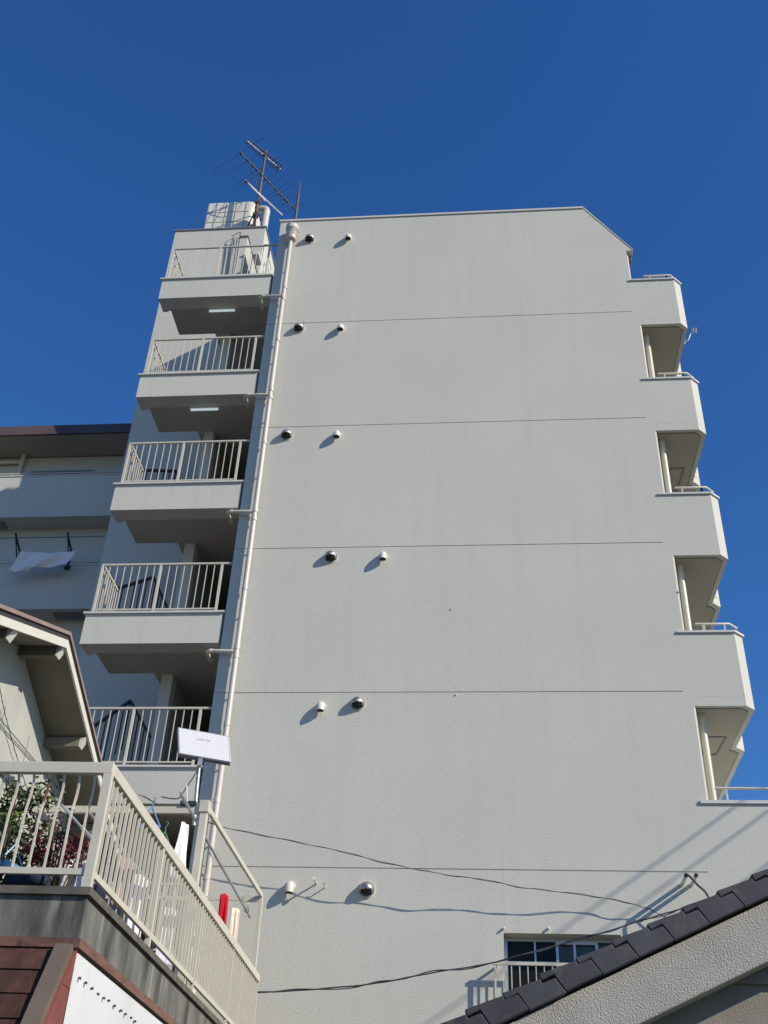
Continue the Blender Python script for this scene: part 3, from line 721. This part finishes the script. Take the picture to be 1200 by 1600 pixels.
# ------------------------------------------------------------------ laundry frame on the terrace
fx = 1.27
P1 = atX(322,1250,fx); P2 = atX(408,1405,fx)
zfm = (P1.z+P2.z)/2
frame = empty('laundry_stand', (fx, P1.y, 3.5), 'cream steel stand of posts and beams over the terrace laundry', 'laundry stand')
m = MB(); m.box(fx-.04, fx+.04, P1.y-.04, P1.y+.04, 3.5, zfm+.02); m.build('post', m_rail, frame, bevel=.005)
m = MB(); m.box(fx-.025, fx+.025, P2.y-.025, P2.y+.025, 3.5, zfm-.03); m.build('post', m_rail, frame, bevel=.004)
m = MB(); m.box(fx-.055, fx+.055, P1.y-.055, P1.y+.055, zfm-.10, zfm+.035); m.build('post_cap', m_rail, frame, bevel=.006)
m = MB(); m.bar((fx,P1.y,zfm+.0),(fx,P2.y+.03,zfm+.0), .035, .06); m.build('beam', m_rail, frame)
m = MB(); m.bar((fx-.03,P2.y,zfm-.05),(-1.6,P2.y,zfm-.05), .03, .05); m.bar((fx-.03,P2.y,zfm-.05),(fx-.25,P2.y,zfm-.05), .04, .08); m.build('beam', m_rail, frame)
m = MB(); m.bar((fx-.055,P1.y,zfm-.07),(-1.6,P1.y,zfm-.07), .05, .075); m.build('beam', m_rail, frame)
m = MB()
for dx, (qa, qb) in ((0, ((fx-.10,P1.y-.02,zfm-.0),(fx-.28,P1.y-.02,zfm-.0))),): m.bar(qa, qb, .05, .05)
m.build('clamp', m_darkmetal, frame)
# laundry pole on hooks
zp = zfm-.17
pa, pb = atZ(288,1250,zp), atZ(390,1432,zp)
m = MB(); m.tube([pa-(pb-pa).normalized()*.2, pb], .016, 10); m.tube([pb-(pb-pa).normalized()*.06, pb+(pb-pa).normalized()*.01], .022, 10)
tag(m.build('laundry_pole', m_galv, origin=pa), 'long grey steel laundry pole hung under the cream terrace frame', 'laundry pole')
pd = (pb-pa).normalized()
m = MB()
for t in (.0, .93):
    c_ = pa.lerp(pb, t); m.tube(smooth_path([c_+Vector((.0,0,.17)), c_+Vector((.02,0,.05)), c_+Vector((.035,0,-.02)), c_+Vector((0,0,-.03)), c_+Vector((-.03,0,0))], 4), .006, 6)
m.build('hook', m_galv, frame)

def on_pole(px, py): # point on the pole line nearest in the picture
    best = min((i/200 for i in range(-40, 201)), key=lambda t: _pxd(pa.lerp(pb, t), px, py)); return pa.lerp(pb, best)
def project(p_):
    v = p_-CAM; d = v.dot(FWD); return 600+FPX*v.dot(RGT)/d, 800-FPX*v.dot(UPV)/d
def _pxd(p_, px, py): a, b_ = project(p_); return (a-px)**2+(b_-py)**2
def garment(name, c, w, h, mt, label, cat, seed, taper=.35, fold=.02, nf=3, direction=None):
    d = direction or Vector((.75, .66, 0)).normalized()
    t_ = c-Vector((0,0,.03))
    return cloth(name, [t_-d*w*taper/2, t_+Vector((0,0,.02)), t_+d*w*taper/2], [c-d*w/2-Vector((0,0,h)), c-Vector((0,0,h*1.02)), c+d*w/2-Vector((0,0,h*.97))], mt, label, cat, 18, 14, fold, nf, seed=seed)
yw = -3.9
A = atX(288,1283,1.1)
garment('hanging_towel', A, .24, .62, m_white, 'white cotton towel hanging folded beside the cream stand post above the railing', 'towel', 1, .45, .035, 2, Vector((.55,.83,0)).normalized())
A = atX(352,1395,1.12); garment('hanging_shirt', A, .145, .75, m_red, 'bright red garment hanging above the terrace railing', 'garment', 2, .75, .032, 3)
A = atX(368,1417,1.15); garment('hanging_towel', A, .15, .80, m_cream, 'cream towel hanging to the right of the red garment', 'towel', 4, .8, .03, 3)
# clothes seen behind the side railing
zl = 4.55
rowsL = [(-6.55,.16,.62,m_navy,'narrow dark garment hanging behind the railing bars nearest the corner post','garment'),
         (-6.05,.30,.46,m_pink,'dusty pink shirt hanging behind the side railing before its first wide post','shirt'),
         (-5.5,.30,.58,m_white,'white shirt hanging behind the side railing just past its first wide post','shirt'),
         (-4.95,.14,.60,m_navy,'narrow dark trousers hanging behind the middle of the side railing','trousers'),
         (-4.4,.34,.56,m_lilac,'pale lilac shirt hanging behind the middle of the side railing','shirt'),
         (-3.5,.36,.50,m_white,'white vest hanging farthest along behind the side railing','vest')]
lp = MB(); lp.tube([(1.12,-7.2,4.60),(1.12,-2.8,4.60)], .012, 8)
tag(lp.build('laundry_pole', m_galv, origin=(1.02,-5,4.62)), 'low laundry pole behind the side railing carrying the row of clothes', 'laundry pole')
for i, (y, w_, h_, mt, lab, cat) in enumerate(rowsL):
    garment('hanging_'+cat, Vector((1.12, y, 4.60)), w_, h_, mt, lab, cat, 20+i, .8, .02, 3, Vector((.25,.97,0)).normalized())
# peg hanger, blue
def peg_hanger(c, mt, label, w_=.3):
    m = MB(); d = Vector((.6,.8,0)).normalized()
    m.tube([c-d*w_/2-Vector((0,0,.16)), c, c+d*w_/2-Vector((0,0,.16))], .010, 6); m.tube([c-d*w_/2-Vector((0,0,.16)), c+d*w_/2-Vector((0,0,.16))], .010, 6)
    m.tube(smooth_path([c, c+Vector((0,0,.05)), c+Vector((.02,0,.09)), c+Vector((.0,0,.11))], 4), .006, 6)
    for t in (-.4,-.1,.2,.45): q_ = c+d*w_*t-Vector((0,0,.16)); m.bar(q_, q_-Vector((0,0,.07)), .012, .02)
    return tag(m.build('clothes_hanger', mt, origin=c), label, 'hanger')
peg_hanger(atX(238,1262,1.05), m_bluep, 'dark blue plastic clothes hanger above the slanting side railing', .26)
peg_hanger(atX(258,1300,1.1), m_green, 'green and blue peg hanger just above the side rail', .22)
peg_hanger(atY(24,1320,-7.45), m_ltblue, 'pale blue plastic hanger behind the front railing bars', .22)
m = MB(); a = atY(6,1346,-7.5); b_ = atY(34,1362,-7.5); m.bar(a, b_, .03, .05); m.bar(a+Vector((0,.06,0)), b_+Vector((0,.06,0)), .03, .05)
tag(m.build('plastic_bar', m_ltblue, origin=a), 'pale blue plastic bar lying low behind the front railing', 'plastic bar')
m = MB(); a = atY(100,1262,-5.6); b_ = atY(145,1312,-5.6); m.tube([a-(b_-a)*.3, b_], .012, 8); m.tube([a.lerp(b_, .6), b_], .018, 8)
tag(m.build('laundry_pole', m_galv, origin=a), 'slanting grey pole behind the front railing near the corner post', 'laundry pole')
# cloths behind front railing near the corner
garment('hanging_towel', atY(128,1330,-6.6), .36, .60, m_white, 'white towel hanging behind the front railing beside the corner post', 'towel', 31, .9, .03, 2, Vector((1,0,0)))
garment('hanging_towel', atY(100,1350,-7.0), .30, .45, m_lilac, 'pale lilac cloth hanging low behind the front railing', 'towel', 32, .9, .03, 2, Vector((1,0,0)))
# dark bundle on the terrace edge
m = MB(); c_ = atY(30,1380,-7.55)
for i in range(6):
    q_ = c_+Vector((random.uniform(-.16,.14), random.uniform(-.05,.08), random.uniform(-.03,.05))); m.tube([q_-Vector((.09,0,0)), q_-Vector((.05,0,-.03)), q_+Vector((.05,0,.02)), q_+Vector((.09,0,0))], [.02,.07,.065,.02], 10)
tag(m.build('cloth_bundle', m_navy, origin=c_), 'dark bundle of cloth on the terrace edge under the front railing', 'bundle')

# ------------------------------------------------------------------ plants on the terrace
def plant(name, label, base, pts_fn, n, size, mt, cat, stems, pot=None, mt2=None):
    root = empty(name, base, label, cat)
    m = MB(); m2 = MB()
    for i in range(n):
        p_ = pts_fn(i); d = Vector((random.gauss(0,1), random.gauss(0,1), random.gauss(-.15,.6))).normalized()
        s_ = d.cross(Vector((random.gauss(0,1), random.gauss(0,1), random.gauss(0,1)))).normalized()
        L_ = size*random.uniform(.7, 1.4); w_ = L_*.36
        nrm = d.cross(s_)
        v = [p_, p_+d*L_*.35+s_*w_*.5+nrm*L_*.05, p_+d*L_*.7+s_*w_*.42+nrm*L_*.06, p_+d*L_, p_+d*L_*.7-s_*w_*.42+nrm*L_*.06, p_+d*L_*.35-s_*w_*.5+nrm*L_*.05]
        (m2 if (mt2 and random.random() < .3) else m).add(v, [(0,1,2,3),(0,3,4,5)])
    m.build('foliage', mt, root)
    if mt2: m2.build('foliage', mt2, root)
    st = MB()
    for s_ in stems: st.tube(smooth_path(s_, 4), .007, 6)
    st.build('stem', m_stem, root)
    if pot:
        x, y, z, r_, h_ = pot
        MB().tube([(x,y,z),(x,y,z+h_*.9),(x,y,z+h_*.9),(x,y,z+h_)], [r_*.75,r_*.97,r_*1.08,r_*1.08], 18).build('pot', m_pot, root)
    return root
gc = atY(15,1290,-7.35)
twigs = [(Vector((gc.x+random.gauss(-.02,.15), -7.35+random.gauss(0,.12), 4.0+random.random()*.78)), random.uniform(.05,.11)) for _ in range(64)]
def gfn(i):
    c_, r_ = twigs[i % len(twigs)]; return c_+Vector((random.gauss(0,r_*.6), random.gauss(0,r_*.6), random.gauss(0,r_*.6)))
gb = Vector((gc.x,-7.35,3.5))
plant('potted_shrub', 'bushy dark green potted shrub behind the left of the front railing', gb, gfn, 1900, .052, m_leaf, 'shrub',
      [[gb+Vector((0,0,.25)), gb.lerp(t_[0], .5)+Vector((0,0,.1)), t_[0]] for t_ in twigs[::3]], (gb.x, gb.y, 3.5, .16, .28), m_leafy)
rc = atY(95,1325,-7.3)
rtw = []
for _ in range(70):
    q_ = atY(random.uniform(35,138), random.gauss(1328,10), -7.3+random.gauss(0,.1)); rtw.append(q_)
def rfn(i): q_ = rtw[i % len(rtw)]; return q_+Vector((random.gauss(0,.022), random.gauss(0,.03), random.gauss(0,.02)))
rb = Vector((rc.x,-7.3,3.5))
plant('red_leaved_plant', 'thin potted plant with dark red leaves behind the front railing', rb, rfn, 760, .036, m_redleaf, 'plant',
      [[rb+Vector((0,0,.2)), rb.lerp(q_, .5)+Vector((0,0,.08)), q_] for q_ in rtw[::4]], (rb.x, rb.y, 3.5, .13, .24))
bq = [atY(random.uniform(45,110), random.uniform(1270,1315), -7.3+random.gauss(0,.1)) for _ in range(26)]
plant('slender_shrub', 'slender shrub with sparse olive and red leaf sprays above the red leaves', rb+Vector((-.12,.18,0)), lambda i: bq[i % len(bq)]+Vector((random.gauss(0,.03),random.gauss(0,.03),random.gauss(0,.03))), 300, .035, m_leaf, 'shrub',
      [[rb+Vector((-.12,.18,.1)), rb.lerp(q_, .55)+Vector((-.05,.1,.1)), q_] for q_ in bq[::2]], None, m_redleaf)

# ------------------------------------------------------------------ flat white panel antenna on a thin pole
ay = -3.6
cs = [atY(*q_, ay+d_) for q_, d_ in (((278,1136),0),((358,1150),.24),((361,1191),.20))]; cs.append(cs[0]+cs[2]-cs[1])
fa = empty('flat_panel_antenna', atY(303,1290,ay), 'white flat panel antenna tilted on a thin grey pole above the terrace', 'antenna')
back = Vector((-.05, .06, .0))
nrm = (cs[1]-cs[0]).cross(cs[3]-cs[0]).normalized()
if nrm.y > 0: nrm = -nrm
cc = sum(cs, Vector())/4
m = MB(); fr = [c_ for c_ in cs]
m.prism(fr, -nrm*.035); m.build('panel', m_panel, fa, bevel=.008)
m = MB(); m.prism([cc+(c_-cc)*1.0-nrm*.037+Vector((0,0,-.012)) for c_ in cs], -nrm*.03); m.build('panel_back', m_paneledge, fa)
m = MB()
ins = [cc+(c_-cc)*.965+nrm*.0015 for c_ in cs]
for a, b_ in zip(ins, ins[1:]+ins[:1]): m.bar(a, b_, .004, .003, nrm)
m.build('panel_groove', m_mark, fa)
# the faint illegible lettering near the top edge
m = MB(); u_ = (cs[1]-cs[0]).normalized(); v_ = (cs[3]-cs[0]).normalized()
o_ = cs[0]+(cs[1]-cs[0])*.36+(cs[3]-cs[0])*.30+nrm*.002; Wl = (cs[1]-cs[0]).length*.28
rr = random.Random(5)
for i in range(9):
    a = o_+u_*Wl*i/9
    hh = .03
    pts_ = [a+v_*hh*rr.uniform(-.2,.3), a+u_*Wl/20+v_*hh*rr.uniform(.3,1), a+u_*Wl/12+v_*hh*rr.uniform(-.2,.6)]
    for p_, q_ in zip(pts_, pts_[1:]): m.bar(p_, q_, .004, .002, nrm)
m.build('lettering', m_mark, fa)
m = MB(); a = cc-nrm*.12; pz = atY(303,1290,ay)
m.tube(smooth_path([atY(303,1290,ay+.05), atY(307,1240,ay+.05), atY(311,1200,ay+.05)], 4), .022, 10); m.bar(a+nrm*.05, atY(311,1198,ay+.05), .05, .05)
m.build('pole', m_galv, fa)
q = [atY(*p_, ay) for p_ in ((314,1195),(303,1213),(290,1232),(281,1246),(270,1248),(252,1245))]
m = MB(); m.tube(smooth_path(q), .007, 6); m.build('feeder_cable', m_cable, fa)

# ------------------------------------------------------------------ cables in front of the gable wall
def cable(pix, y, r, mt, label, wob, name='cable', twist=True, seed=0):
    rnd = random.Random(seed)
    P = smooth_path([atY(*q_[:2], q_[2] if len(q_) > 2 else y) for q_ in pix], 14)
    P = [p_+Vector((0, wob*math.sin(i*.23+seed), wob*(math.sin(i*.19+seed)+.8*math.sin(i*.083+2*seed)+.35*math.sin(i*.57)))) for i, p_ in enumerate(P)]
    m = MB(); m.tube(P, r, 8)
    if twist: m.tube([p_+Vector((0, 1.7*r*math.cos(i*.31+.6*math.sin(i*.11)), 1.7*r*math.sin(i*.31+.6*math.sin(i*.11))+.9*r*math.sin(i*.13))) for i, p_ in enumerate(P)], r*.8, 6)
    return tag(m.build(name, mt, origin=P[0]), label, 'cable')
cable([(215,1243,-.6),(260,1262,-.5),(345,1290),(420,1307),(500,1322),(570,1343,-.36),(640,1355,-.33),(710,1369,-.29),(780,1378,-.25),(850,1391,-.20),(930,1402,-.15),(985,1412,-.12),(1015,1422,-.11),(1050,1436,-.10)], -.38, .0052, m_cable, 'wavy black cable sloping down rightward across the middle of the gable wall', .012, seed=1)
cable([(330,1549),(405,1549),(480,1547),(560,1540),(630,1529),(700,1516),(775,1502),(850,1483),(925,1462),(1000,1440),(1050,1424),(1100,1408),(1180,1378),(1240,1355)], -.66, .0098, m_cable, 'thick black cable rising rightward across the window to the tiled roof', .005, seed=2)
P_ = [(7.10,-.38,6.205),(7.13,-.44,6.18),(7.22,-.48,6.05),(7.33,-.5,5.91),(7.42,-.5,5.6),(7.45,-.45,4.9)]
tag(MB().tube(smooth_path(P_), .016, 8).build('cable', m_cable, origin=P_[0]), 'short black cable leaving a wall conduit towards the dark roof tiles', 'cable')

# ------------------------------------------------------------------ tiled house at the right
rh = empty('tiled_house', (7, -6, 0), 'small stucco house with a charcoal tiled gable roof edge at the lower right', 'house')
VY = -8.0; k_ = .456; ex = 3.3; ez = 2.954+(ex-4.122)*k_; RX = 10.2; rz = ez+(RX-ex)*k_
sdir = Vector((1, 0, k_)).normalized(); snr = Vector((-k_, 0, 1)).normalized()
# tile edge: each tile is a side flap plus a slab running back
m = MB(); step = .243*math.sqrt(1+k_*k_); base = Vector((ex, 0, ez))
nT = int((RX-ex)/.243)
ph0 = Vector((4.122,0,2.954))
for i in range(nT+1):
    o_ = base + sdir*step*i
    flap = [(-.045,.0),(-.045,-.045),(.045,-.042),(.070,-.165),(.070+step+.0,-.165),(.070+step-.028,-.052),(step-.050,-.050),(step-.050,-.022)]
    jig = random.uniform(-.006,.005)
    pts_ = [o_+sdir*a+snr*(b_+jig) for a, b_ in flap]
    m.prism([(p_.x, VY-.05, p_.z) for p_ in pts_], (0,.09,0))
    slab = [(-.045,.0),(-.045,-.03),(step-.05,-.05),(step-.05,-.022)]
    pts_ = [o_+sdir*a+snr*(b_+jig) for a, b_ in slab]
    m.prism([(p_.x, VY+.041, p_.z) for p_ in pts_], (0,3.9,0))
rf2 = m.build('tile_roof', m_tile, rh)
rf2.modifiers.new('b', 'BEVEL').width = .006
# far slope of the roof (mirrored, simple tile courses)
m = MB()
for i in range(nT+1):
    x = RX + (RX-ex)-.243*(nT-i) ; z = rz-(x-RX)*k_
    m.prism([(x,VY-.05,z),(x,VY-.05,z-.03),(x-.30,VY-.05,z-.05+.3*k_),(x-.30,VY-.05,z-.0+.3*k_)], (0,4.0,0))
m.build('tile_roof', m_tile, rh)
# rendered verge
def under(x, d): return ez+(x-ex)*k_-d
vx1 = 2*RX-ex
m = MB(); d0, d1 = .196, .56
m.prism([(ex+.1,VY,under(ex+.1,d0)),(RX,VY,under(RX,d0)),(vx1,VY,under(ex,d0)),(vx1,VY,under(ex,d1)),(RX,VY,under(RX,d1)),(ex+.1,VY,under(ex+.1,d1))], (0,.22,0)); m.build('verge', m_rough, rh, bevel=.012)
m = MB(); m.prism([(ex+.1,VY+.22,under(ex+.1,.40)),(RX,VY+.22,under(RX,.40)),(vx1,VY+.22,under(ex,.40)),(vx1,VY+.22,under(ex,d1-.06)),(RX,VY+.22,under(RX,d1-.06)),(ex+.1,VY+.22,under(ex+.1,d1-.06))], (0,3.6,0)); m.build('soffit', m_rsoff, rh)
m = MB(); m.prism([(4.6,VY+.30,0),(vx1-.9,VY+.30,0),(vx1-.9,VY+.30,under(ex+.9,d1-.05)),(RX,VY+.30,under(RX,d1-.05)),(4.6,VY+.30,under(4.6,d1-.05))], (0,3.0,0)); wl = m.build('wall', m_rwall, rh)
a = atY(1082,1527,VY+.28); m = MB(); m.box(a.x, vx1-1, VY+.265, VY+.299, a.z-.035, a.z+.035); m.build('wall_trim', m_rsoff, wl)

# ------------------------------------------------------------------ overhead service cables running out from the right of the block
for i, (x_, z_) in enumerate(((14.0, 11.42), (14.55, 11.42), (14.9, 10.98))):
    pts_ = [(x_, -1.2-7.0*t, z_-.10*math.sin(math.pi*t)) for t in [k/20 for k in range(21)]]
    tag(MB().tube(pts_, .014, 8).build('overhead_cable', m_cable, origin=pts_[0]), 'thick black overhead cable bundle beyond the right end of the tall block', 'cable', 'overhead cables right of the block')

# the terrace house stands about one degree off the axis of the block
an = math.radians(1.35); piv = Vector((TX, TY0, 0)); d_ = Vector(house.location)-piv
house.location = piv + Matrix.Rotation(an, 3, 'Z') @ d_
house.rotation_euler = (0, 0, an)
